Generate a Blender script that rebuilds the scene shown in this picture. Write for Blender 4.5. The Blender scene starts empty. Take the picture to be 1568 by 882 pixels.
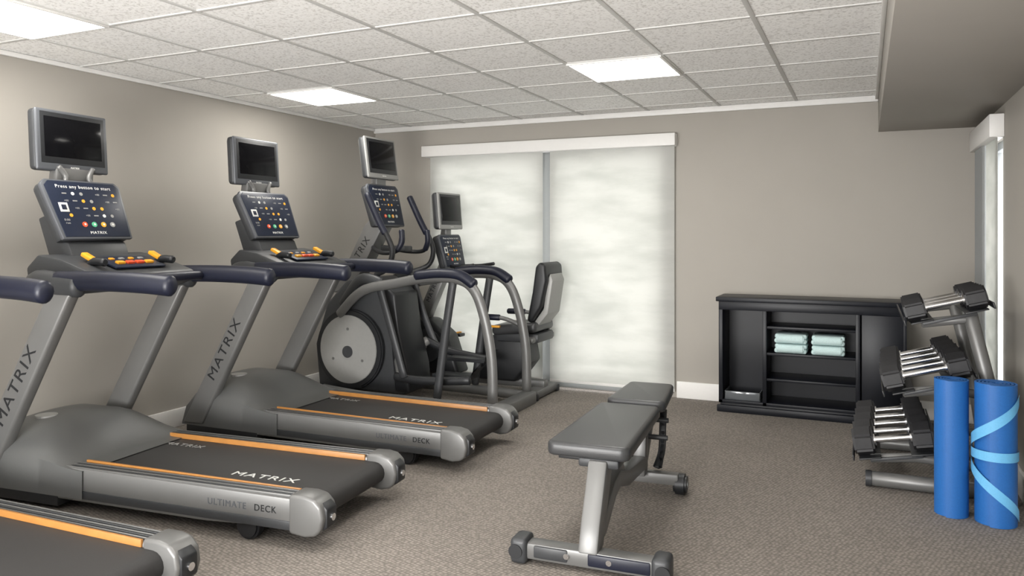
import bpy, bmesh, math, random
from mathutils import Matrix, Vector, Euler
random.seed(4)
scene=bpy.context.scene
COL=scene.collection
V=Vector
# ---------------------------------------------------------------- materials
def new_mat(name):
    m=bpy.data.materials.new(name); m.use_nodes=True
    nt=m.node_tree; b=nt.nodes['Principled BSDF']; return m,nt,b
def mat(name,col,rough=.5,metal=0.,noise=0.04,scale=40,bump=0.,spec=.5,coat=0.):
    m,nt,b=new_mat(name)
    b.inputs['Roughness'].default_value=rough; b.inputs['Metallic'].default_value=metal
    b.inputs['Specular IOR Level'].default_value=spec
    b.inputs['Coat Weight'].default_value=coat
    tc=nt.nodes.new('ShaderNodeTexCoord'); n=nt.nodes.new('ShaderNodeTexNoise')
    n.inputs['Scale'].default_value=scale; n.inputs['Detail'].default_value=3
    nt.links.new(tc.outputs['Object'],n.inputs['Vector'])
    r=nt.nodes.new('ShaderNodeValToRGB')
    r.color_ramp.elements[0].position=.3; r.color_ramp.elements[1].position=.7
    r.color_ramp.elements[0].color=tuple(c*(1-noise) for c in col)+(1,)
    r.color_ramp.elements[1].color=tuple(min(1,c*(1+noise)) for c in col)+(1,)
    nt.links.new(n.outputs['Fac'],r.inputs['Fac']); nt.links.new(r.outputs['Color'],b.inputs['Base Color'])
    if bump:
        bp=nt.nodes.new('ShaderNodeBump'); bp.inputs['Strength'].default_value=bump; bp.inputs['Distance'].default_value=.002
        nt.links.new(n.outputs['Fac'],bp.inputs['Height']); nt.links.new(bp.outputs['Normal'],b.inputs['Normal'])
    return m
M_wall=mat('wall_paint',(.365,.343,.308),.85,noise=.015,scale=3)
M_soffit=mat('soffit_paint',(.37,.35,.32),.9,noise=.015,scale=3)
M_trim=mat('white_trim',(.78,.77,.75),.5,noise=.01)
M_grid=mat('ceiling_grid',(.60,.595,.58),.5,noise=.01)
M_frame=mat('alu_frame',(.25,.26,.26),.5,noise=.02)
M_gray=mat('frame_gray',(.155,.155,.152),.38,.3,noise=.03,scale=8)
M_bezel=mat('bezel_gray',(.085,.09,.10),.4,.1,noise=.03,scale=8)
M_hood=mat('hood_gray',(.105,.107,.105),.42,.1,noise=.03,scale=300,bump=.15)
M_dgray=mat('dark_gray_plastic',(.034,.036,.039),.45,noise=.05)
M_black=mat('black_plastic',(.012,.013,.015),.45,noise=.1)
M_navy=mat('navy_black_grip',(.006,.008,.020),.45,noise=.1)
M_panel=mat('console_face',(.012,.017,.034),.4,noise=.05,spec=.25)
M_screen=mat('screen_glass',(.004,.004,.005),.12,noise=.02,spec=.12)
M_belt=mat('running_belt',(.024,.023,.023),.6,noise=.15,scale=400,bump=.3)
M_orange=mat('orange_strip',(.36,.16,.04),.4,noise=.08,scale=20)
M_yellow=mat('amber_plastic',(.80,.36,.02),.4,noise=.03)
M_red=mat('red_button',(.72,.08,.02),.4,noise=.03)
M_green=mat('green_button',(.08,.42,.22),.4,noise=.03)
M_white=mat('white_print',(.65,.65,.63),.5,noise=.02)
M_lgray=mat('light_gray_disc',(.29,.29,.28),.45,.1,noise=.02)
M_chrome=mat('chrome',(.80,.80,.81),.2,1.,noise=.02)
M_rubber=mat('dumbbell_rubber',(.018,.018,.020),.45,noise=.15,scale=60)
M_vinyl=mat('bench_vinyl',(.040,.041,.043),.38,noise=.06,scale=200,bump=.25)
M_cab=mat('cabinet_black',(.007,.008,.012),.4,noise=.1,scale=12,spec=.3)
M_towel=mat('towel_aqua',(.54,.69,.69),.95,noise=.12,scale=250,bump=.8)
M_blue=mat('mat_blue',(.012,.115,.38),.55,noise=.06,scale=150,bump=.2)
M_lblue=mat('mat_light_blue',(.13,.42,.70),.55,noise=.04,scale=150)
M_glass=mat('clear_tray',(.12,.13,.14),.1,noise=.02)

def carpet():
    m,nt,b=new_mat('carpet'); b.inputs['Roughness'].default_value=.95; b.inputs['Specular IOR Level'].default_value=.15
    tc=nt.nodes.new('ShaderNodeTexCoord'); mp=nt.nodes.new('ShaderNodeMapping'); mp.inputs['Rotation'].default_value=(0,0,.3)
    nt.links.new(tc.outputs['Object'],mp.inputs['Vector'])
    v=nt.nodes.new('ShaderNodeTexVoronoi'); v.inputs['Scale'].default_value=58; v.inputs['Randomness'].default_value=.4
    nt.links.new(mp.outputs['Vector'],v.inputs['Vector'])
    n=nt.nodes.new('ShaderNodeTexNoise'); n.inputs['Scale'].default_value=1.6; n.inputs['Detail'].default_value=5
    nt.links.new(mp.outputs['Vector'],n.inputs['Vector'])
    r=nt.nodes.new('ShaderNodeValToRGB')
    r.color_ramp.elements[0].position=.10; r.color_ramp.elements[0].color=(.33,.295,.262,1)
    r.color_ramp.elements[1].position=.62; r.color_ramp.elements[1].color=(.170,.153,.137,1)
    nt.links.new(v.outputs['Distance'],r.inputs['Fac'])
    mx=nt.nodes.new('ShaderNodeMix'); mx.data_type='RGBA'; mx.blend_type='MULTIPLY'; mx.inputs[0].default_value=1
    r2=nt.nodes.new('ShaderNodeValToRGB'); r2.color_ramp.elements[0].position=.3; r2.color_ramp.elements[1].position=.7
    r2.color_ramp.elements[0].color=(.88,.88,.88,1); r2.color_ramp.elements[1].color=(1,1,1,1)
    nt.links.new(n.outputs['Fac'],r2.inputs['Fac'])
    nt.links.new(r.outputs['Color'],mx.inputs[6]); nt.links.new(r2.outputs['Color'],mx.inputs[7])
    nt.links.new(mx.outputs[2],b.inputs['Base Color'])
    bp=nt.nodes.new('ShaderNodeBump'); bp.inputs['Strength'].default_value=.5; bp.inputs['Distance'].default_value=.005; bp.invert=True
    nt.links.new(v.outputs['Distance'],bp.inputs['Height']); nt.links.new(bp.outputs['Normal'],b.inputs['Normal'])
    return m
M_carpet=carpet()
def tile():
    m,nt,b=new_mat('acoustic_tile'); b.inputs['Roughness'].default_value=.95
    tc=nt.nodes.new('ShaderNodeTexCoord')
    n=nt.nodes.new('ShaderNodeTexNoise'); n.inputs['Scale'].default_value=75; n.inputs['Detail'].default_value=3
    nt.links.new(tc.outputs['Object'],n.inputs['Vector'])
    r=nt.nodes.new('ShaderNodeValToRGB'); r.color_ramp.elements[0].position=.34; r.color_ramp.elements[1].position=.50
    r.color_ramp.elements[0].color=(.66,.65,.63,1); r.color_ramp.elements[1].color=(.93,.925,.91,1)
    nt.links.new(n.outputs['Fac'],r.inputs['Fac']); nt.links.new(r.outputs['Color'],b.inputs['Base Color'])
    bp=nt.nodes.new('ShaderNodeBump'); bp.inputs['Strength'].default_value=.3; bp.inputs['Distance'].default_value=.003
    nt.links.new(n.outputs['Fac'],bp.inputs['Height']); nt.links.new(bp.outputs['Normal'],b.inputs['Normal'])
    return m
M_tile=tile()
def blind():
    m=bpy.data.materials.new('blind_fabric'); m.use_nodes=True; nt=m.node_tree; nt.nodes.clear()
    o=nt.nodes.new('ShaderNodeOutputMaterial'); mx=nt.nodes.new('ShaderNodeMixShader'); mx.inputs[0].default_value=.29
    d=nt.nodes.new('ShaderNodeBsdfDiffuse'); t=nt.nodes.new('ShaderNodeBsdfTranslucent')
    d.inputs[0].default_value=(.50,.50,.48,1)
    tc=nt.nodes.new('ShaderNodeTexCoord'); mp=nt.nodes.new('ShaderNodeMapping'); mp.inputs['Scale'].default_value=(.9,1,3.6)
    n=nt.nodes.new('ShaderNodeTexNoise'); n.inputs['Scale'].default_value=1.7; n.inputs['Detail'].default_value=6; n.inputs['Roughness'].default_value=.65
    r=nt.nodes.new('ShaderNodeValToRGB'); r.color_ramp.elements[0].position=.38; r.color_ramp.elements[1].position=.58
    r.color_ramp.elements[0].color=(.73,.745,.70,1); r.color_ramp.elements[1].color=(.93,.93,.885,1)  # blotches painted into the fabric colour imitate outdoor light and shapes showing through
    nt.links.new(tc.outputs['Object'],mp.inputs[0]); nt.links.new(mp.outputs[0],n.inputs['Vector']); nt.links.new(n.outputs['Fac'],r.inputs['Fac'])
    nt.links.new(r.outputs['Color'],t.inputs[0])
    nt.links.new(d.outputs[0],mx.inputs[1]); nt.links.new(t.outputs[0],mx.inputs[2]); nt.links.new(mx.outputs[0],o.inputs[0])
    return m
M_blind=blind()
def emis(name,col,s):
    m=bpy.data.materials.new(name); m.use_nodes=True; nt=m.node_tree; b=nt.nodes['Principled BSDF']
    b.inputs['Base Color'].default_value=(.9,.9,.9,1); b.inputs['Emission Color'].default_value=col+(1,); b.inputs['Emission Strength'].default_value=s
    return m
M_light=emis('light_diffuser',(1,.97,.91),17)

# ---------------------------------------------------------------- builder
def frame(o,r,u):
    r=V(r).normalized(); u=V(u); n=r.cross(u).normalized(); u=n.cross(r)
    M=Matrix((( r.x,u.x,n.x,o[0]),(r.y,u.y,n.y,o[1]),(r.z,u.z,n.z,o[2]),(0,0,0,1)))
    return M
class B:
    def __init__(s): s.bm=bmesh.new(); s.mats=[]
    def mi(s,m):
        if m not in s.mats: s.mats.append(m)
        return s.mats.index(m)
    def add(s,t,m,M=None,ang=35):
        if M is not None: bmesh.ops.transform(t,matrix=M,verts=t.verts)
        bmesh.ops.recalc_face_normals(t,faces=t.faces)
        i=s.mi(m)
        for f in t.faces: f.material_index=i; f.smooth=True
        for e in t.edges:
            if len(e.link_faces)==2: e.smooth = e.calc_face_angle(0)<math.radians(ang)
        me=bpy.data.meshes.new('tmp'); t.to_mesh(me); t.free()
        s.bm.from_mesh(me); bpy.data.meshes.remove(me)
    def bev(s,t,w,seg=2):
        if w: bmesh.ops.bevel(t,geom=[e for e in t.edges if e.calc_face_angle(0)>.4] ,offset=w,segments=seg,profile=.5,affect='EDGES',clamp_overlap=True)
    def box(s,c,size,m,bevel=.004,rot=None,M=None,seg=2):
        t=bmesh.new(); bmesh.ops.create_cube(t,size=1)
        bmesh.ops.scale(t,vec=V(size),verts=t.verts); s.bev(t,bevel,seg)
        X=Matrix.Translation(V(c))
        if rot is not None: X=X@Euler([math.radians(a) for a in rot]).to_matrix().to_4x4()
        if M is not None: X=M@X
        s.add(t,m,X)
    def bx(s,a,b,m,bevel=.004,M=None,seg=2):
        s.box([(a[i]+b[i])/2 for i in range(3)],[abs(b[i]-a[i]) for i in range(3)],m,bevel,M=M,seg=seg)
    def prism(s,pts,y0,y1,m,bevel=.006,M=None,seg=2):
        t=bmesh.new()
        a=[t.verts.new((p[0],y0,p[1])) for p in pts]; b=[t.verts.new((p[0],y1,p[1])) for p in pts]
        t.faces.new(a); t.faces.new(b[::-1]); n=len(pts)
        for i in range(n): t.faces.new((a[i],b[i],b[(i+1)%n],a[(i+1)%n]))
        bmesh.ops.recalc_face_normals(t,faces=t.faces); s.bev(t,bevel,seg); s.add(t,m,M)
    def cyl(s,p0,p1,r,m,r2=None,n=24,bevel=0.,M=None):
        p0=V(p0);p1=V(p1); d=p1-p0; t=bmesh.new()
        bmesh.ops.create_cone(t,cap_ends=True,segments=n,radius1=r,radius2=r if r2 is None else r2,depth=d.length)
        if bevel: bmesh.ops.bevel(t,geom=[e for e in t.edges if e.calc_face_angle(0)>1],offset=bevel,segments=2,affect='EDGES',clamp_overlap=True)
        X=Matrix.Translation((p0+p1)/2)@d.to_track_quat('Z','Y').to_matrix().to_4x4()
        if M is not None: X=M@X
        s.add(t,m,X)
    def tube(s,pts,r,m,flat=None,hint=(0,1,0),sub=6,n=14,smooth=True,M=None):
        P=[V(p) for p in pts]
        if smooth and len(P)>2:
            Q=[]
            for i in range(len(P)-1):
                a=P[max(i-1,0)];b=P[i];c=P[i+1];d=P[min(i+2,len(P)-1)]
                for k in range(sub):
                    u=k/sub
                    Q.append(.5*((2*b)+(c-a)*u+(2*a-5*b+4*c-d)*u*u+(3*b-a-3*c+d)*u**3))
            Q.append(P[-1]); P=Q
        ra,rb=(r,r) if flat is None else flat
        t=bmesh.new(); rings=[]
        N=len(P)
        for i,p in enumerate(P):
            T=(P[min(i+1,N-1)]-P[max(i-1,0)]).normalized()
            h=V(hint); S=(h-T*h.dot(T))
            if S.length<.05: S=V((0,0,1))-T*T.z
            S.normalize(); U=T.cross(S)
            rings.append((p,T,S,U))
        vr=[]
        def ring(p,S,U,k):
            return [t.verts.new(p+S*ra*k*math.cos(2*math.pi*j/n)+U*rb*k*math.sin(2*math.pi*j/n)) for j in range(n)]
        p,T,S,U=rings[0]; e=min(ra,rb)*.35
        vr.append(ring(p-T*e,S,U,.7))
        for p,T,S,U in rings: vr.append(ring(p,S,U,1))
        p,T,S,U=rings[-1]; vr.append(ring(p+T*e,S,U,.7))
        for a,b in zip(vr,vr[1:]):
            for j in range(n): t.faces.new((a[j],a[(j+1)%n],b[(j+1)%n],b[j]))
        t.faces.new(vr[0][::-1]); t.faces.new(vr[-1]); s.add(t,m,M,ang=50)
    def text(s,body,size,M,m,ext=.0008,sx=1.):
        cu=bpy.data.curves.new('t','FONT'); cu.body=body; cu.size=size; cu.extrude=ext; cu.align_x='CENTER'; cu.align_y='CENTER'; cu.space_character=1.15
        ob=bpy.data.objects.new('t',cu); COL.objects.link(ob)
        dg=bpy.context.evaluated_depsgraph_get(); dg.update()
        me=bpy.data.meshes.new_from_object(ob.evaluated_get(dg)); bpy.data.objects.remove(ob)
        t=bmesh.new(); t.from_mesh(me); bpy.data.meshes.remove(me)
        s.add(t,m,M@Matrix.Scale(sx,4,(1,0,0)))
    def finish(s,name,origin=(0,0,0),M=None):
        if M is None:
            bmesh.ops.translate(s.bm,vec=-V(origin),verts=s.bm.verts)
        me=bpy.data.meshes.new(name); s.bm.to_mesh(me); s.bm.free()
        for m in s.mats: me.materials.append(m)
        ob=bpy.data.objects.new(name,me); COL.objects.link(ob)
        if M is None: ob.location=origin
        else: ob.matrix_world=M
        return ob

# ---------------------------------------------------------------- room
XL,XR,YB,YF,H=-4.54,.76,6.57,-1.8,2.46
XS,ZS=.09,2.178
b=B(); b.bx((XL-.15,YF-.15,-.1),(XR+.15,YB+.15,0),M_carpet,0); b.finish('floor')
b=B(); b.bx((XL-.15,YF,0),(XL,YB+.15,H+.1),M_wall,0); b.finish('wall_left')
fx0,fx1,fz0,fz1=-4.2,.5,.35,2.12
b=B(); b.bx((XL-.15,YF-.15,0),(fx0,YF,H+.1),M_wall,0); b.bx((fx1,YF-.15,0),(XR+.15,YF,H+.1),M_wall,0)
b.bx((fx0,YF-.15,0),(fx1,YF,fz0),M_wall,0); b.bx((fx0,YF-.15,fz1),(fx1,YF,H+.1),M_wall,0); b.finish('wall_front')
b=B()
for k in range(5):
    x=fx0+.03+(fx1-fx0-.06)*k/4; b.bx((x-.03,YF-.11,fz0),(x+.03,YF-.05,fz1),M_frame,.003)
for z in (fz0+.02,fz1-.02): b.bx((fx0,YF-.11,z-.03),(fx1,YF-.05,z+.03),M_frame,.003)
b.finish('added_fill_window')  # unseen opening behind the camera, added to let in fill light
ox0,ox1,oz=-3.86,-1.52,2.16
b=B(); b.bx((XL,YB,0),(ox0,YB+.15,H+.1),M_wall,0); b.bx((ox1,YB,0),(XR+.15,YB+.15,H+.1),M_wall,0); b.bx((ox0,YB,oz),(ox1,YB+.15,H+.1),M_wall,0); b.finish('wall_back')
wy0,wy1,wz0,wz1=5.5,6.3,.25,2.0
b=B(); b.bx((XR,YF,0),(XR+.15,wy0,H+.1),M_wall,0); b.bx((XR,wy1,0),(XR+.15,YB,H+.1),M_wall,0)
b.bx((XR,wy0,0),(XR+.15,wy1,wz0),M_wall,0); b.bx((XR,wy0,wz1),(XR+.15,wy1,H+.1),M_wall,0); b.finish('wall_right')
b=B(); b.bx((XL-.15,YF-.15,H),(XR+.15,YB+.15,H+.1),M_tile,0)
gx=[-.5-.6*k for k in range(7)]; gy=[5.12-.6*k for k in range(-2,12)]
for x in gx: b.bx((x-.012,YF,H-.006),(x+.012,YB,H+.001),M_grid,.001)
for y in gy: b.bx((XL,y-.012,H-.0055),(XS,y+.012,H+.001),M_grid,.001)
b.finish('ceiling')
b=B(); b.bx((XS,YF,ZS),(XR+.001,YB,H),M_soffit,.002); b.finish('ceiling_soffit')
b=B(); b.bx((XL,YB-.03,H-.05),(XS,YB,H-.002),M_trim,.006); b.finish('trim_1')
b=B(); b.bx((XL,YF,H-.03),(XL+.02,YB-.03,H-.002),M_trim,.004); b.finish('trim_2')
b=B(); b.bx((XS-.022,YF,H-.035),(XS,YB-.03,H-.002),M_trim,.004); b.finish('trim_3')
for (lx,ly) in [(-3.8,4.82),(-1.4,4.82),(-3.8,2.42),(-1.4,2.42),(-3.8,.02),(-1.4,.02)]:
    b=B(); b.bx((lx-.285,ly-.285,H-.012),(lx+.285,ly+.285,H-.004),M_light,.001)
    for a in (-1,1):
        b.bx((lx+a*.292-.008,ly-.3,H-.016),(lx+a*.292+.008,ly+.3,H-.003),M_trim,.001)
        b.bx((lx-.285,ly+a*.292-.008,H-.016),(lx+.285,ly+a*.292+.008,H-.003),M_trim,.001)
    b.finish('ceiling_light_panel')
b=B(); b.bx((XL,YF,0),(XL+.018,YB,.13),M_trim,.004); b.finish('baseboard_left')
b=B(); b.bx((ox1+.06,YB-.018,0),(XR,YB,.14),M_trim,.004); b.bx((XL+.018,YB-.018,0),(ox0-.05,YB,.14),M_trim,.004); b.finish('baseboard_back')
b=B(); b.bx((XR-.018,YF,0),(XR,YB-.018,.14),M_trim,.004); b.finish('baseboard_right')
b=B()
xm=-2.64
for x,w_ in ((ox0+.03,.05),(xm,.085),(ox1-.03,.05)): b.bx((x-w_,YB+.01,0.02),(x+w_,YB+.08,oz),M_frame,.003)
for z in (.05,oz-.03): b.bx((ox0,YB+.02,z-.05),(ox1,YB+.09,z+.03),M_frame,.003)
b.finish('window_1')
def roller(name,x0,x1):
    b=B(); b.bx((x0,YB-.055,.075),(x1,YB-.052,2.139),M_blind,0)
    b.bx((x0,YB-.06,.055),(x1,YB-.047,.08),M_trim,.003); b.finish(name,origin=(x0,YB-.05,0))
roller('roller_blind',-3.86,xm-.035); roller('roller_blind',xm+.035,-1.47)
b=B(); b.bx((-3.93,YB-.11,2.14),(-1.455,YB-.001,2.245),M_trim,.005); b.finish('blind_valance')
b=B()
for y in (wy0+.02,wy1-.02): b.bx((XR+.05,y-.03,wz0),(XR+.1,y+.03,wz1),M_frame,.003)
for z in (wz0+.02,wz1-.02): b.bx((XR+.05,wy0,z-.03),(XR+.1,wy1,z+.03),M_frame,.003)
b.finish('window_2')
b=B(); b.bx((XR-.035,5.47,.22),(XR-.032,5.95,1.979),M_blind,0); b.bx((XR-.04,5.47,.2),(XR-.028,5.95,.222),M_trim,.002); b.finish('roller_blind',origin=(XR-.03,5.5,0))
b=B()
for k in range(7): b.cyl((XR-.03,5.985+k*.055,.2),(XR-.03,5.985+k*.055,1.978),.028,M_frame,n=12)
b.finish('curtain_panel')
b=B(); b.bx((XR-.08,5.44,1.98),(XR-.001,6.42,2.12),M_trim,.005); b.finish('blind_valance')

# ---------------------------------------------------------------- shared console parts
def tv(b,M,w=.46,h=.35,t=.06,face=None):
    face=face or M_bezel
    b.box((0,0,-t/2),(w,h,t),M_dgray,.022,M=M,seg=3)
    b.box((0,0,-t/2-.012),(w*.96,h*.96,t),M_gray,.022,M=M,seg=3)
    b.box((0,0,.0),(w+.002,h+.002,t*.35),face,.018,M=M,seg=3)
    b.box((0,.012,.009),(w*.90,h*.84,.006),M_black,.01,M=M)
    b.box((0,.018,.012),(w*.80,h*.66,.004),M_screen,.002,M=M)
    b.text('MATRIX',.014,M@Matrix.Translation((0,-h*.44,.0135)),M_white)
def console(b,M,w=.5,h=.33):
    P=[(-w*.5,h*.42),(-w*.44,h*.5),(w*.44,h*.5),(w*.5,h*.42),(w*.44,-h*.5),(-w*.44,-h*.5)]
    R=M@Matrix.Rotation(math.radians(90),4,'X')   # (x,y,z)->(x,-z,y)
    def pr(sc,z0,z1,m,bv): b.prism([(x*sc,-y*sc) for x,y in P],z0,z1,m,bv,M=R)
    pr(1.0,-.075,-.012,M_dgray,.02); pr(1.02,-.022,.004,M_bezel,.008); pr(.95,-.0,.008,M_panel,.003)
    T=lambda x,y:M@Matrix.Translation((x,y,.0085))
    b.text('Press any button to start',.027*w/.5,T(0,h*.38),M_white,sx=1.1)
    b.text('MATRIX',.022*w/.5,T(0,-h*.41),M_white,sx=1.2)
    cols=[M_yellow,M_white,M_lgray,M_yellow,M_lgray,M_yellow]
    for r in range(4):
        for c in range(7):
            x=(c-2.6)*w*.105; y=h*(.26-.125*r)
            k=(r*7+c*3)%5
            if k in(1,3): b.cyl((x,y,.006),(x,y,.0105),.010,cols[(r+c)%6],n=12,M=M)
            elif k==0: b.box((x,y,.009),(.028,.007,.003),M_lgray,.001,M=M)
            elif k==2: b.text('+00',.016,T(x,y),M_lgray)
    b.box((-w*.33,h*.02,.009),(.055,.055,.003),M_white,.002,M=M)
    b.box((-w*.33,h*.02,.0105),(.03,.03,.003),M_panel,.002,M=M)
    b.text('0:00\nrun',.018,T(-w*.34,-h*.22),M_lgray)
    for c,mm in enumerate((M_red,M_green,M_yellow,M_lgray)):
        b.cyl(((c-1.2)*w*.12,-h*.27,.006),((c-1.2)*w*.12,-h*.27,.013),.015,mm,n=14,M=M)
        b.cyl(((c-1.2)*w*.12,-h*.27,.013),((c-1.2)*w*.12,-h*.27,.014),.006,M_white,n=14,M=M)

# ---------------------------------------------------------------- treadmill
def treadmill(origin,rot):
    b=B()
    for s in (1,-1):
        y0,y1=s*.285,s*.385
        b.prism([(.10,.095),(.10,.225),(1.55,.235),(2.05,.235),(2.05,.07),(.6,.07)],min(y0,y1),max(y0,y1),M_gray,.008)
        b.bx((.12,s*.378,.085),(1.95,s*.389,.125),M_dgray,.003)
        for k in range(5): b.bx((.12,s*(.305+.017*k)-.004,.226),(1.5,s*(.305+.017*k)+.004,.238),M_dgray if k%2 else M_gray,.002)
        b.prism([(.14,.19),(.14,.238),(1.42,.246),(1.42,.19)],s*.283-.006,s*.283+.006,M_orange,.002)
        b.prism([(-.03,.10),(-.045,.15),(-.035,.205),(.0,.238),(.05,.248),(.13,.246),(.13,.075),(.05,.065),(-.005,.075)],min(s*.274,s*.397),max(s*.274,s*.397),M_gray,.014,seg=3)
        b.prism([(-.052,.11),(-.052,.19),(-.02,.22),(-.02,.09)],min(s*.29,s*.37),max(s*.29,s*.37),M_black,.008)
        b.cyl((-.06,s*.33,.15),(-.045,s*.33,.15),.016,M_chrome,n=14)
        b.cyl((.38,s*.30,.062),(.38,s*.36,.062),.062,M_black,bevel=.01)
        b.cyl((.38,s*.2,.12),(.38,s*.37,.12),.02,M_black)
        b.cyl((1.95,s*.33,0),(1.95,s*.33,.08),.035,M_black)
        b.text('ULTIMATE',.042,frame((.47,s*.3865,.165),(-s,0,0),(0,0,1)),M_bezel)
        b.text('DECK',.042,frame((.26,s*.3865,.165) if s==1 else (.70,s*.3865,.165),(-s,0,0),(0,0,1)),M_black)
        yy=(s*.345,s*.415)
        b.prism([(1.96,.10),(2.13,.10),(1.545,1.10),(1.385,1.10)],min(yy),max(yy),M_gray,.016,seg=3)
        d=V((-.58,0,1.0)).normalized(); u=V((1.0,0,.58)).normalized()
        if s==1: Mt=frame((1.755,.416,.62),d,u)
        else: Mt=frame((1.755,-.416,.62),-d,u)
        b.text('MATRIX',.095,Mt,M_black,sx=1.25)
        b.tube([(1.72,s*.33,1.14),(1.62,s*.375,1.155),(1.5,s*.385,1.145),(1.36,s*.385,1.14)],.05,M_dgray,flat=(.05,.06))
        b.tube([(1.5,s*.385,1.16),(1.2,s*.385,1.165),(.95,s*.38,1.16),(.80,s*.375,1.15)],.04,M_navy,flat=(.042,.05))
        b.tube([(1.5,s*.22,1.2),(1.44,s*.23,1.25),(1.36,s*.235,1.25)],.022,M_black)
        b.box((1.475,s*.225,1.275),(.08,.04,.022),M_yellow,.006,rot=(0,-25,0))
        b.cyl((1.6,s*.27,1.2),(1.6,s*.27,1.262),.045,M_black,bevel=.006)
    arc=[(.02+.055-.055*math.sin(a),.155+.055*math.cos(a)) for a in [math.pi*k/8 for k in range(9)]]
    b.prism(arc+[(1.6,.10),(1.6,.222)],-.276,.276,M_belt,.0)
    b.bx((.12,-.28,.08),(1.9,.28,.12),M_black,.004)
    b.text('MATRIX',.072,frame((.45,.14,.2145),(-1,0,-.0079),(0,-1,0)),M_white,sx=1.3)
    b.text('MATRIX',.055,frame((1.22,-.17,.2205),(-1,0,-.0079),(0,-1,0)),M_lgray,sx=1.2)
    t=bmesh.new(); nx,ny=22,18; G=[]
    for i in range(nx+1):
        x=1.33+.82*i/nx; row=[]
        for j in range(ny+1):
            v=-1+2*j/ny; y=v*.395
            xs=1.33+.12*(1-abs(v)**1.5)
            k=max(0,min(1,(x-xs)/.40)); rise=k*k*(3-2*k)
            k2=max(0,min(1,(2.15-x)/.16)); fr=math.sqrt(max(0,1-(1-k2)**2))
            side=(1-abs(v)**6)
            z=.225+(.13*rise+.045*rise*(1-v*v))*(.35+.65*side)
            z=.10+(z-.10)*fr
            row.append(t.verts.new((x,y,z)))
        G.append(row)
    for i in range(nx):
        for j in range(ny): t.faces.new((G[i][j],G[i+1][j],G[i+1][j+1],G[i][j+1]))
    for j in (0,ny):
        lo=[t.verts.new((G[i][j].co.x,G[i][j].co.y,.085)) for i in range(nx+1)]
        for i in range(nx): t.faces.new((G[i][j],G[i+1][j],lo[i+1],lo[i]))
    b.add(t,M_hood,ang=50)
    b.cyl((1.90,0.12,.385),(1.90,0.12,.402),.055,M_lgray,n=28)
    b.bx((1.5,-.39,.03),(2.12,.39,.10),M_black,.01)
    b.prism([(1.76,1.11),(1.78,1.22),(1.70,1.29),(1.55,1.27),(1.30,1.19),(1.28,1.14),(1.42,1.09)],-.34,.34,M_dgray,.015)
    b.tube([(1.27,-.36,1.155),(1.24,-.2,1.16),(1.24,.2,1.16),(1.27,.36,1.155)],.026,M_navy,hint=(0,0,1))
    Mt=frame((1.43,0,1.24),(0,-1,0),(.25,0,.08))
    b.box((0,.0,.003),(.34,.17,.012),M_panel,.005,M=Mt)
    for c,mm in enumerate((M_yellow,M_red,M_red,M_yellow)):
        b.box(((c-1.5)*.065,-.03,.014),(.05,.028,.016),mm,.005,M=Mt)
        b.box(((c-1.5)*.065,.035,.012),(.03,.02,.01),M_lgray if c%2 else M_yellow,.004,M=Mt)
    b.prism([(1.60,1.22),(1.66,1.35),(1.72,1.36),(1.82,1.50),(1.88,1.48),(1.78,1.22)],-.19,.19,M_dgray,.012)
    console(b,frame((1.72,0,1.53),(0,-1,0),(.45,0,1)),.51,.35)
    b.prism([(1.83,1.62),(1.82,1.76),(1.88,1.76),(1.90,1.62)],-.12,.12,M_gray,.01)
    for s in (1,-1): b.tube([(1.80,s*.10,1.655),(1.81,s*.075,1.71),(1.82,s*.11,1.765)],.014,M_gray)
    tv(b,frame((1.85,0,1.91),(0,-1,0),(.06,0,1)),.46,.335,.06)
    M=Matrix.Translation(V(origin))@Matrix.Rotation(math.radians(180+rot),4,'Z')
    return b.finish('treadmill',M=M)
treadmill((-2.15,4.34,0),1.2)
treadmill((-2.22,3.09,0),5.2)
treadmill((-2.345,1.80,0),2)

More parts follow.
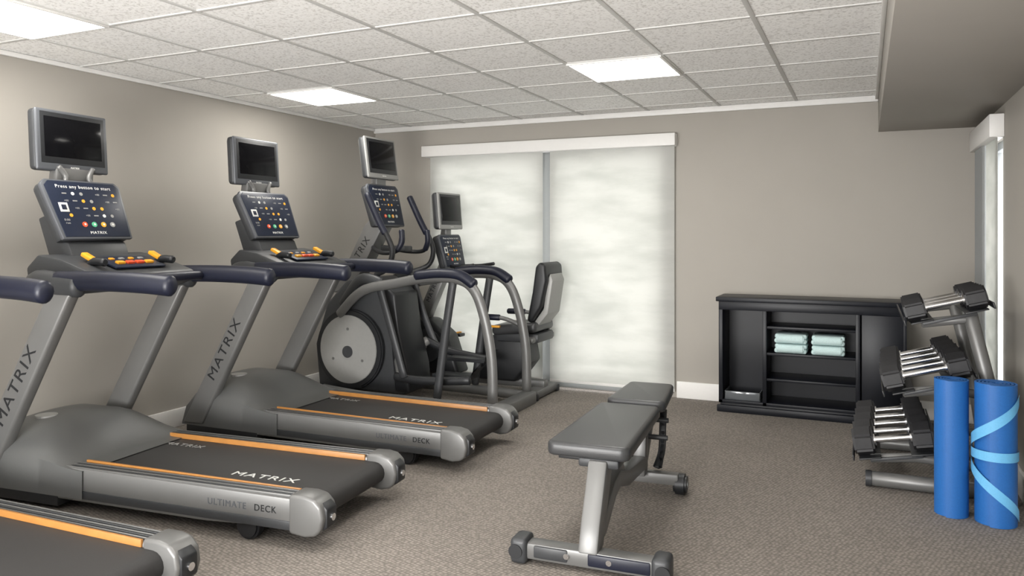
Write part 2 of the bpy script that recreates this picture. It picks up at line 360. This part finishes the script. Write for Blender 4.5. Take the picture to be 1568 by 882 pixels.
# ---------------------------------------------------------------- elliptical
b=B()
yn,yf,yc=5.20,5.84,5.52
b.prism([(-4.28,.08),(-4.32,.45),(-4.2,.80),(-4.0,1.0),(-3.72,1.04),(-3.52,.93),(-3.48,.6),(-3.42,.3),(-3.4,.08)],yc-.17,yc+.17,M_dgray,.03,seg=3)
b.prism([(-3.62,.98),(-3.50,.90),(-3.46,.6),(-3.38,.3),(-3.36,.10),(-3.5,.10),(-3.55,.6)],yc-.18,yc+.18,M_black,.02,seg=3)
for s in (-1,1):
    y=yc+s*.17
    b.cyl((-3.93,y,.43),(-3.93,y+s*.05,.43),.335,M_black,n=48,bevel=.012)
    b.cyl((-3.93,y+s*.05,.43),(-3.93,y+s*.062,.43),.285,M_lgray,n=48,bevel=.004)
    b.cyl((-3.93,y+s*.06,.41),(-3.93,y+s*.07,.41),.05,M_dgray,n=24)
    for k in range(3):
        a=math.radians(90+120*k); b.cyl((-3.93+.17*math.cos(a),y+s*.061,.43+.17*math.sin(a)),(-3.93+.17*math.cos(a),y+s*.066,.43+.17*math.sin(a)),.012,M_gray,n=12)
    ph=s*.12
    b.tube([(-3.5,y-s*.02,.42),(-3.42,y+s*.04,.36+ph)],.03,M_gray,flat=(.018,.04),smooth=False)
    b.tube([(-3.46,y+s*.06,.36+ph),(-3.2,y+s*.06,.31+ph*.7),(-2.80,y+s*.03,.30+ph*.4)],.03,M_black,flat=(.025,.035))
    b.prism([(-3.14,.33+ph*.4),(-2.80,.33+ph*.4),(-2.74,.40+ph*.4),(-2.78,.36+ph*.4),(-2.80,.30+ph*.4),(-3.14,.30+ph*.4)],y-s*.05-.07,y-s*.05+.07,M_black,.008)
    b.tube([(-3.62,y+s*.10,1.06),(-3.5,y+s*.10,.7),(-3.36,y+s*.09,.33+ph*.7)],.025,M_dgray,flat=(.018,.032))
    Y=yn if s==-1 else yf
    b.tube([(-4.02,Y-s*.1,.72),(-3.72,Y,.93),(-3.4,Y,1.0),(-3.12,Y,1.05),(-2.85,Y,1.05),(-2.70,Y,.97),(-2.61,Y,.76),(-2.55,Y,.45),(-2.54,Y,.10)],.04,M_gray,flat=(.03,.04))
    b.tube([(-3.2,Y,1.065),(-3.0,Y,1.085),(-2.82,Y,1.075),(-2.70,Y,1.01)],.04,M_navy,flat=(.045,.042))
    b.tube([(-2.88,Y,1.02),(-2.95,Y,.6),(-3.02,Y,.12)],.03,M_dgray,flat=(.024,.034))
    b.tube([(-2.50,Y-s*.01,.06),(-3.1,Y-s*.01,.075),(-3.7,Y-s*.01,.075),(-4.2,Y-s*.12,.075)],.04,M_gray,flat=(.033,.04))
    b.tube([(-4.0,Y-s*.12,.80),(-3.75,Y-s*.02,1.02),(-3.55,Y-s*.02,1.0)],.035,M_dgray,flat=(.03,.045))
    ya=Y
    b.tube([(-3.62,y+s*.10,1.06),(-3.48,ya,1.12),(-3.43,ya,1.24),(-3.47,ya,1.36),(-3.56,ya,1.50),(-3.66,ya,1.70)],.022,M_black)
    b.tube([(-3.5,ya,1.40),(-3.57,ya,1.52),(-3.67,ya,1.715)],.028,M_navy)
    b.tube([(-3.78,yc+s*.08,1.28),(-3.6,yc+s*.22,1.24),(-3.45,yc+s*.22,1.26),(-3.42,yc+s*.2,1.38)],.018,M_black)
    b.tube([(-3.45,yc+s*.22,1.26),(-3.415,yc+s*.205,1.33),(-3.42,yc+s*.2,1.42)],.024,M_navy)
b.box((-2.52,yc,.05),(.12,.70,.1),M_gray,.015); b.box((-4.22,yc,.05),(.12,.6,.1),M_gray,.015)
b.prism([(-4.20,.88),(-3.98,.95),(-3.66,1.50),(-3.78,1.56),(-3.88,1.46)],yc-.08,yc+.08,M_gray,.015)
b.text('MATRIX',.085,frame((-3.93,yc-.0812,1.22),(.36,0,.52),(-.52,0,.36)),M_black)
console(b,frame((-3.70,yc,1.635),(0,1,0),(-.28,0,1)),.46,.36)
b.prism([(-3.75,1.76),(-3.75,1.9),(-3.81,1.9),(-3.83,1.74)],yc-.07,yc+.07,M_gray,.01)
tv(b,frame((-3.755,yc,2.035),(0,1,0),(-.14,0,1)),.45,.35,face=M_lgray)
b.box((-3.6,yc,1.27),(.25,.12,.05),M_dgray,.015)
b.finish('elliptical_trainer',origin=(-3.5,yc,0))

# ---------------------------------------------------------------- recumbent bike
b=B(); c=6.17
b.box((-3.1,c,.10),(1.2,.09,.07),M_gray,.012)
b.box((-2.55,c,.045),(.13,.48,.07),M_gray,.015); b.box((-3.72,c,.045),(.11,.44,.07),M_gray,.015)
for s in (-1,1): b.box((-2.55,c+s*.235,.03),(.15,.05,.06),M_black,.01)
b.prism([(-3.95,.12),(-3.98,.45),(-3.85,.62),(-3.6,.62),(-3.42,.48),(-3.3,.14)],c-.11,c+.11,M_black,.03,seg=3)
for s in (-1,1):
    b.cyl((-3.62,c+s*.11,.38),(-3.62,c+s*.125,.38),.15,M_dgray,n=32)
    b.tube([(-3.62,c+s*.14,.38),(-3.62+s*.15,c+s*.14,.38+s*.07)],.02,M_gray,flat=(.012,.022),smooth=False)
    b.box((-3.62+s*.15,c+s*.19,.38+s*.07),(.11,.09,.03),M_black,.008)
    b.box((-3.62+s*.15,c+s*.19,.40+s*.07),(.03,.10,.012),M_yellow,.003)
b.prism([(-3.14,.12),(-3.08,.42),(-2.92,.54),(-2.64,.50),(-2.60,.30),(-2.74,.12)],c-.13,c+.13,M_black,.025,seg=3)
b.prism([(-3.80,.58),(-3.66,.60),(-3.42,1.12),(-3.52,1.16)],c-.05,c+.05,M_gray,.012)
b.text('MATRIX',.06,frame((-3.60,c-.0515,.88),(.26,0,.55),(-.55,0,.26)),M_black)
console(b,frame((-3.42,c,1.24),(0,1,0),(-.25,0,1)),.40,.30)
b.prism([(-3.46,1.36),(-3.46,1.48),(-3.51,1.48),(-3.53,1.34)],c-.05,c+.05,M_gray,.01)
tv(b,frame((-3.45,c,1.60),(0,1,0),(-.08,0,1)),.42,.33,face=M_lgray)
b.tube([(-3.42,c-.06,1.1),(-3.25,c-.2,1.1),(-3.1,c-.2,1.12)],.016,M_black)
b.tube([(-3.42,c+.06,1.1),(-3.25,c+.2,1.1),(-3.1,c+.2,1.12)],.016,M_black)
b.box((-2.72,c,.585),(.42,.42,.09),M_vinyl,.035,rot=(0,-6,0),seg=4)
b.box((-2.70,c,.51),(.40,.36,.08),M_dgray,.02)
b.prism([(-2.60,.66),(-2.56,.64),(-2.47,.78),(-2.42,1.00),(-2.43,1.13),(-2.48,1.16),(-2.52,1.12),(-2.55,.9)],c-.20,c+.20,M_black,.028,seg=3)
b.prism([(-2.53,.60),(-2.43,.72),(-2.385,1.0),(-2.41,1.06),(-2.44,.98),(-2.47,.76),(-2.6,.58)],c-.14,c+.14,M_lgray,.01)
for s in (-1,1):
    b.tube([(-2.58,c+s*.24,.52),(-2.62,c+s*.27,.62),(-2.78,c+s*.27,.68),(-2.95,c+s*.26,.68)],.018,M_gray)
    b.tube([(-2.82,c+s*.27,.685),(-2.98,c+s*.26,.685)],.026,M_navy,smooth=False)
    b.box((-2.9,c+s*.21,.60),(.12,.03,.02),M_yellow,.006)
b.box((-2.58,c,.50),(.12,.50,.05),M_gray,.015)
b.finish('recumbent_bike',origin=(-3.1,c,0))

# ---------------------------------------------------------------- bench (local: +y away from camera)
b=B()
def pad(y0,y1,w0,w1,z,xo=0,R=.04,tilt=0.):
    out=[]
    cs=[(-w0/2+R,y0+R,180,270,w0),(w0/2-R,y0+R,270,360,w0),(w1/2-R,y1-R,0,90,w1),(-w1/2+R,y1-R,90,180,w1)]
    for cx,cy,a0,a1,_ in cs:
        for k in range(7):
            a=math.radians(a0+(a1-a0)*k/6); out.append((cx,cy,math.cos(a),math.sin(a)))
    prof=[(.014,-.062),(.004,-.058),(0,-.048),(0,-.016),(.004,-.007),(.011,-.002),(.022,0)]
    t=bmesh.new(); rings=[]
    for ins,dz in prof:
        rings.append([t.verts.new((xo+cx+(R-ins)*ca,cy+(R-ins)*sa,z+dz+tilt*(cy-y0))) for cx,cy,ca,sa in out])
    n=len(out)
    for a,c_ in zip(rings,rings[1:]):
        for i in range(n): t.faces.new((a[i],a[(i+1)%n],c_[(i+1)%n],c_[i]))
    t.faces.new(rings[0][::-1]); t.faces.new(rings[-1])
    b.add(t,M_vinyl,ang=50)
    m=min(w0,w1)/2
    b.bx((xo-m+.03,y0+.03,z-.078),(xo+m-.03,y1-.03,z-.06),M_black,.003)
pad(.12,.99,.37,.33,.485,-.05); pad(1.04,1.53,.32,.27,.495,-.035,tilt=.02)
b.box((0,0,.055),(.58,.08,.07),M_gray,.012)
b.box((.13,-.002,.058),(.26,.088,.052),M_navy,.008); b.box((-.16,-.002,.058),(.15,.088,.052),M_dgray,.008)
for s in (-1,1):
    b.box((s*.30,0,.054),(.075,.115,.108),M_dgray,.02,seg=3)
    b.cyl((s*.31,-.05,.055),(s*.31,-.063,.055),.03,M_black)
    b.cyl((s*.09,-.041,.06),(s*.09,-.048,.06),.012,M_chrome,n=12)
Q=Matrix.Rotation(math.radians(90),4,'Z')
b.prism([(-.045,.08),(.065,.08),(.11,.18),(.19,.30),(.24,.42),(.12,.42),(.07,.32),(.0,.19)],-.042,.042,M_gray,.01,M=Q)
b.prism([(.02,.09),(.10,.17),(.30,.28),(.42,.30),(.60,.25),(1.05,.20),(1.06,.13),(.60,.17),(.42,.22),(.32,.20),(.14,.10)],-.036,.036,M_gray,.012,M=Q)
b.prism([(.50,.22),(.60,.22),(.42,.42),(.32,.42)],-.024,.024,M_gray,.008,M=Q)
b.box((0,.80,.408),(.06,1.1,.045),M_gray,.008)
b.box((0,.20,.405),(.18,.14,.04),M_dgray,.01)
b.prism([(.98,.10),(1.06,.10),(1.10,.42),(1.03,.42)],-.032,.032,M_gray,.008,M=Q)
b.prism([(1.05,.12),(1.11,.12),(1.42,.42),(1.34,.42)],-.02,.02,M_gray,.008,M=Q)
b.box((0,1.06,.085),(.40,.06,.06),M_gray,.01)
for s in (-1,1): b.cyl((s*.17,1.08,.056),(s*.24,1.08,.056),.056,M_black,bevel=.012); b.cyl((s*.24,1.08,.056),(s*.246,1.08,.056),.02,M_gray)
for s in (-1,1):
    b.tube([(s*.085,1.24,.41),(s*.09,1.19,.32),(s*.09,1.16,.2),(s*.07,1.11,.12)],.014,M_black,flat=(.008,.020))
    for k in range(7):
        u=k/6; b.box((s*.093,1.235-.11*u,.385-.24*u),(.018,.065,.022),M_black,.004,rot=(30,0,0))
for z,y in ((.36,1.2),(.27,1.17)): b.cyl((-.10,y,z),(.12,y,z),.014,M_dgray)
b.finish('weight_bench',M=Matrix.Translation((-1.04,3.05,0))@Matrix.Rotation(math.radians(3.5),4,'Z'))

# ---------------------------------------------------------------- cabinet
b=B(); x0,x1,y0,y1,h=-1.05,.27,6.20,6.545,.90
b.bx((x0-.02,y0-.02,h-.035),(x1+.02,y1,h),M_cab,.005)
b.bx((x0+.01,y0+.015,0),(x1-.01,y1,.07),M_cab,.002)
b.bx((x0-.012,y0-.012,.0),(x1+.012,y0+.02,.055),M_cab,.006)
b.bx((x0,y0,.07),(x1,y1,.095),M_cab,.002)
xa,xb=-.70,-.045
for xx in (x0,xa-.02,xb-.02,x1-.03): b.bx((xx,y0,.07),(xx+.03,y1,h-.03),M_cab,.002)
b.bx((x0,y1-.012,.07),(x1,y1,h-.03),M_cab,0)
b.bx((x0,y0-.004,.80),(x1,y0+.015,h-.03),M_cab,.003)
for z in (.283,.481,.684): b.bx((xa,y0+.01,z-.02),(xb,y1-.01,z),M_cab,.002)
b.bx((xb+.02,y0-.002,.095),(x1-.02,y0+.016,.80),M_cab,.003)
b.finish('storage_cabinet',origin=(-.4,6.37,0))
b=B(); b.bx((x0+.04,y0+.03,.0955),(xa-.04,y1-.05,.105),M_glass,.002)
for xx in (x0+.04,xa-.046): b.bx((xx,y0+.03,.1),(xx+.006,y1-.05,.16),M_glass,.001)
b.bx((x0+.04,y0+.03,.1),(xa-.04,y0+.036,.16),M_glass,.001)
b.finish('storage_tray')
def towels(x):
    b=B()
    for k in range(2):
        z=.4815+k*.075
        b.box((x,6.33,z+.02),(.235,.22,.037),M_towel,.017,seg=4)
        b.box((x+.002,6.332,z+.054),(.232,.215,.037),M_towel,.017,seg=4)
        b.cyl((x-.10,6.232,z+.037),(x+.10,6.232,z+.037),.033,M_towel,bevel=.01)
    b.finish('folded_towels',origin=(x,6.33,.48))
towels(-.52); towels(-.255)

# ---------------------------------------------------------------- dumbbell rack
RY0,RY1=4.66,5.60
tiers=[(.15,.20,11,.20,.074,5),(.31,.585,16,.215,.068,5),(.40,.965,15,.20,.058,3)]
b=B()
for Y in (RY0+.05,RY1-.05):
    b.tube([(.02,Y,.045),(.69,Y,.045)],.04,M_gray,flat=(.035,.04),smooth=False)
    b.cyl((-.0,Y,.045),(.03,Y,.045),.043,M_dgray)
    b.tube([(.67,Y,.06),(.60,Y,.55),(.50,Y,.98)],.03,M_gray,flat=(.03,.035),smooth=False)
    for (cx,cz,a,L,r,n) in tiers:
        A=math.radians(a); xr=.685-.17*(cz/1.0)
        b.tube([(cx-.12,Y,cz-.02-.12*math.sin(A)),(cx+.1,Y,cz-.015),(xr,Y,cz-.04)],.02,M_gray,flat=(.02,.025),smooth=False)
for (cx,cz,a,L,r,n) in tiers:
    Mt=Matrix.Translation((cx,0,cz))@Matrix.Rotation(math.radians(-a),4,'Y')
    for s in (-1,1):
        b.bx((s*.13-.055,RY0-.03,-.008),(s*.13+.055,RY1+.05,.0),M_black,.002,M=Mt)
        b.bx((s*(L+.012)-.004,RY0-.03,-.008),(s*(L+.012)+.004,RY1+.05,.025),M_black,.002,M=Mt)
    for Y in (RY0,RY1): b.bx((-.13,Y-.01,-.025),(.13,Y+.01,-.009),M_dgray,.002,M=Mt)
b.finish('dumbbell_rack',origin=(.4,5.1,0))
def dumbbell(M,L,r):
    b=B(); hl=.105
    for s in (-1,1):
        t=bmesh.new(); bmesh.ops.create_cone(t,cap_ends=True,segments=6,radius1=r*1.12,radius2=r*1.12,depth=hl)
        bmesh.ops.bevel(t,geom=list(t.edges),offset=r*.16,segments=2,affect='EDGES')
        b.add(t,M_rubber,Matrix.Translation((s*(L-hl/2),0,0))@Matrix.Rotation(math.radians(90),4,'Y'),ang=25)
        b.cyl((s*L,0,0),(s*(L+.002),0,0),r*.55,M_dgray,n=20)
        b.cyl((s*(L-hl-.008),0,0),(s*(L-hl+.002),0,0),r*.45,M_chrome,n=20)
    i=L-hl
    b.tube([(-i,0,0),(-i*.5,0,0),(0,0,0),(i*.5,0,0),(i,0,0)],.018,M_chrome)
    return b.finish('dumbbell',M=M)
for ti,(cx,cz,a,L,r,n) in enumerate(tiers):
    sp=(.19,.19,.17)[ti]
    for k in range(n):
        y=RY0+.06+k*sp
        Mt=Matrix.Translation((cx,y,cz))@Matrix.Rotation(math.radians(-a),4,'Y')@Matrix.Translation((0,0,r*.97+.004))@Matrix.Rotation(math.radians(30),4,'X')
        dumbbell(Mt,L-.004*k,r*(1-.02*k))

# ---------------------------------------------------------------- yoga mats
def yoga(x,y,R,h,stripes):
    b=B(); t=bmesh.new(); n=150; turns=5; pts=[]
    th=.0085*R/.09
    for i in range(n+1):
        a=i/n*turns*2*math.pi; r=R-(R-.02)*(i/n); pts.append((r,a))
    ph0=-1.9
    A=[]
    for r,a in pts:
        c,s_=math.cos(a+ph0),math.sin(a+ph0)
        A.append([t.verts.new((r*c,r*s_,0)),t.verts.new(((r-th)*c,(r-th)*s_,0)),t.verts.new(((r-th)*c,(r-th)*s_,h)),t.verts.new((r*c,r*s_,h))])
    for p,q in zip(A,A[1:]):
        for k in range(4): t.faces.new((p[k],p[(k+1)%4],q[(k+1)%4],q[k]))
    t.faces.new(A[0]); t.faces.new(A[-1][::-1])
    b.add(t,M_blue,Matrix.Translation((x,y,.001)),ang=40)
    b.cyl((x,y,.002),(x,y,h-.02),.021,M_blue)
    def band(zf,a0,a1,w):
        t=bmesh.new(); N=30; prev=None
        for i in range(N+1):
            u=i/N; a=a0+(a1-a0)*u; z=zf(u); rr=R+.0015
            c,s_=math.cos(a),math.sin(a)
            cur=(t.verts.new((rr*c,rr*s_,max(.001,min(h,z-w/2)))),t.verts.new((rr*c,rr*s_,max(.001,min(h,z+w/2)))))
            if prev: t.faces.new((prev[0],cur[0],cur[1],prev[1]))
            prev=cur
        b.add(t,M_lblue,Matrix.Translation((x,y,.001)))
    if stripes:
        m=math.radians(-118); d=math.radians(90)
        band(lambda u:.37+.24*u**1.2,m-d,m+d*1.2,.055)
        band(lambda u:.335,m-d,m+d*1.4,.045)
        band(lambda u:.30-.26*u**1.2,m-d,m+d*1.2,.055)
    b.finish('yoga_mat',origin=(x,y,0))
yoga(.387,4.42,.083,.672,False)
yoga(.57,4.375,.098,.675,True)

# ---------------------------------------------------------------- light + camera
w=bpy.data.worlds.new('World'); scene.world=w; w.use_nodes=True
w.node_tree.nodes['Background'].inputs[0].default_value=(.97,.98,1,1); w.node_tree.nodes['Background'].inputs[1].default_value=6.0
# added fill light, unseen behind the camera, aimed up at the ceiling
la=bpy.data.lights.new('added_fill_light','AREA'); la.shape='RECTANGLE'; la.size=2.2; la.size_y=.8; la.energy=190; la.color=(1,.975,.94)
lo=bpy.data.objects.new('added_fill_light',la); COL.objects.link(lo); lo.location=(-1.9,-1.2,.75)
lo.rotation_euler=(V((-2.1,4.2,2.46))-V(lo.location)).to_track_quat('-Z','Y').to_euler()
cam=bpy.data.cameras.new('Camera'); co=bpy.data.objects.new('Camera',cam); COL.objects.link(co)
co.location=(0,0,1.4); co.rotation_euler=(math.radians(90),0,math.radians(24.6))
cam.sensor_width=36; cam.lens=36*1182/1568; cam.shift_y=-84/1568; cam.clip_start=.05
scene.camera=co
scene.view_settings.view_transform='Standard'; scene.view_settings.exposure=.25
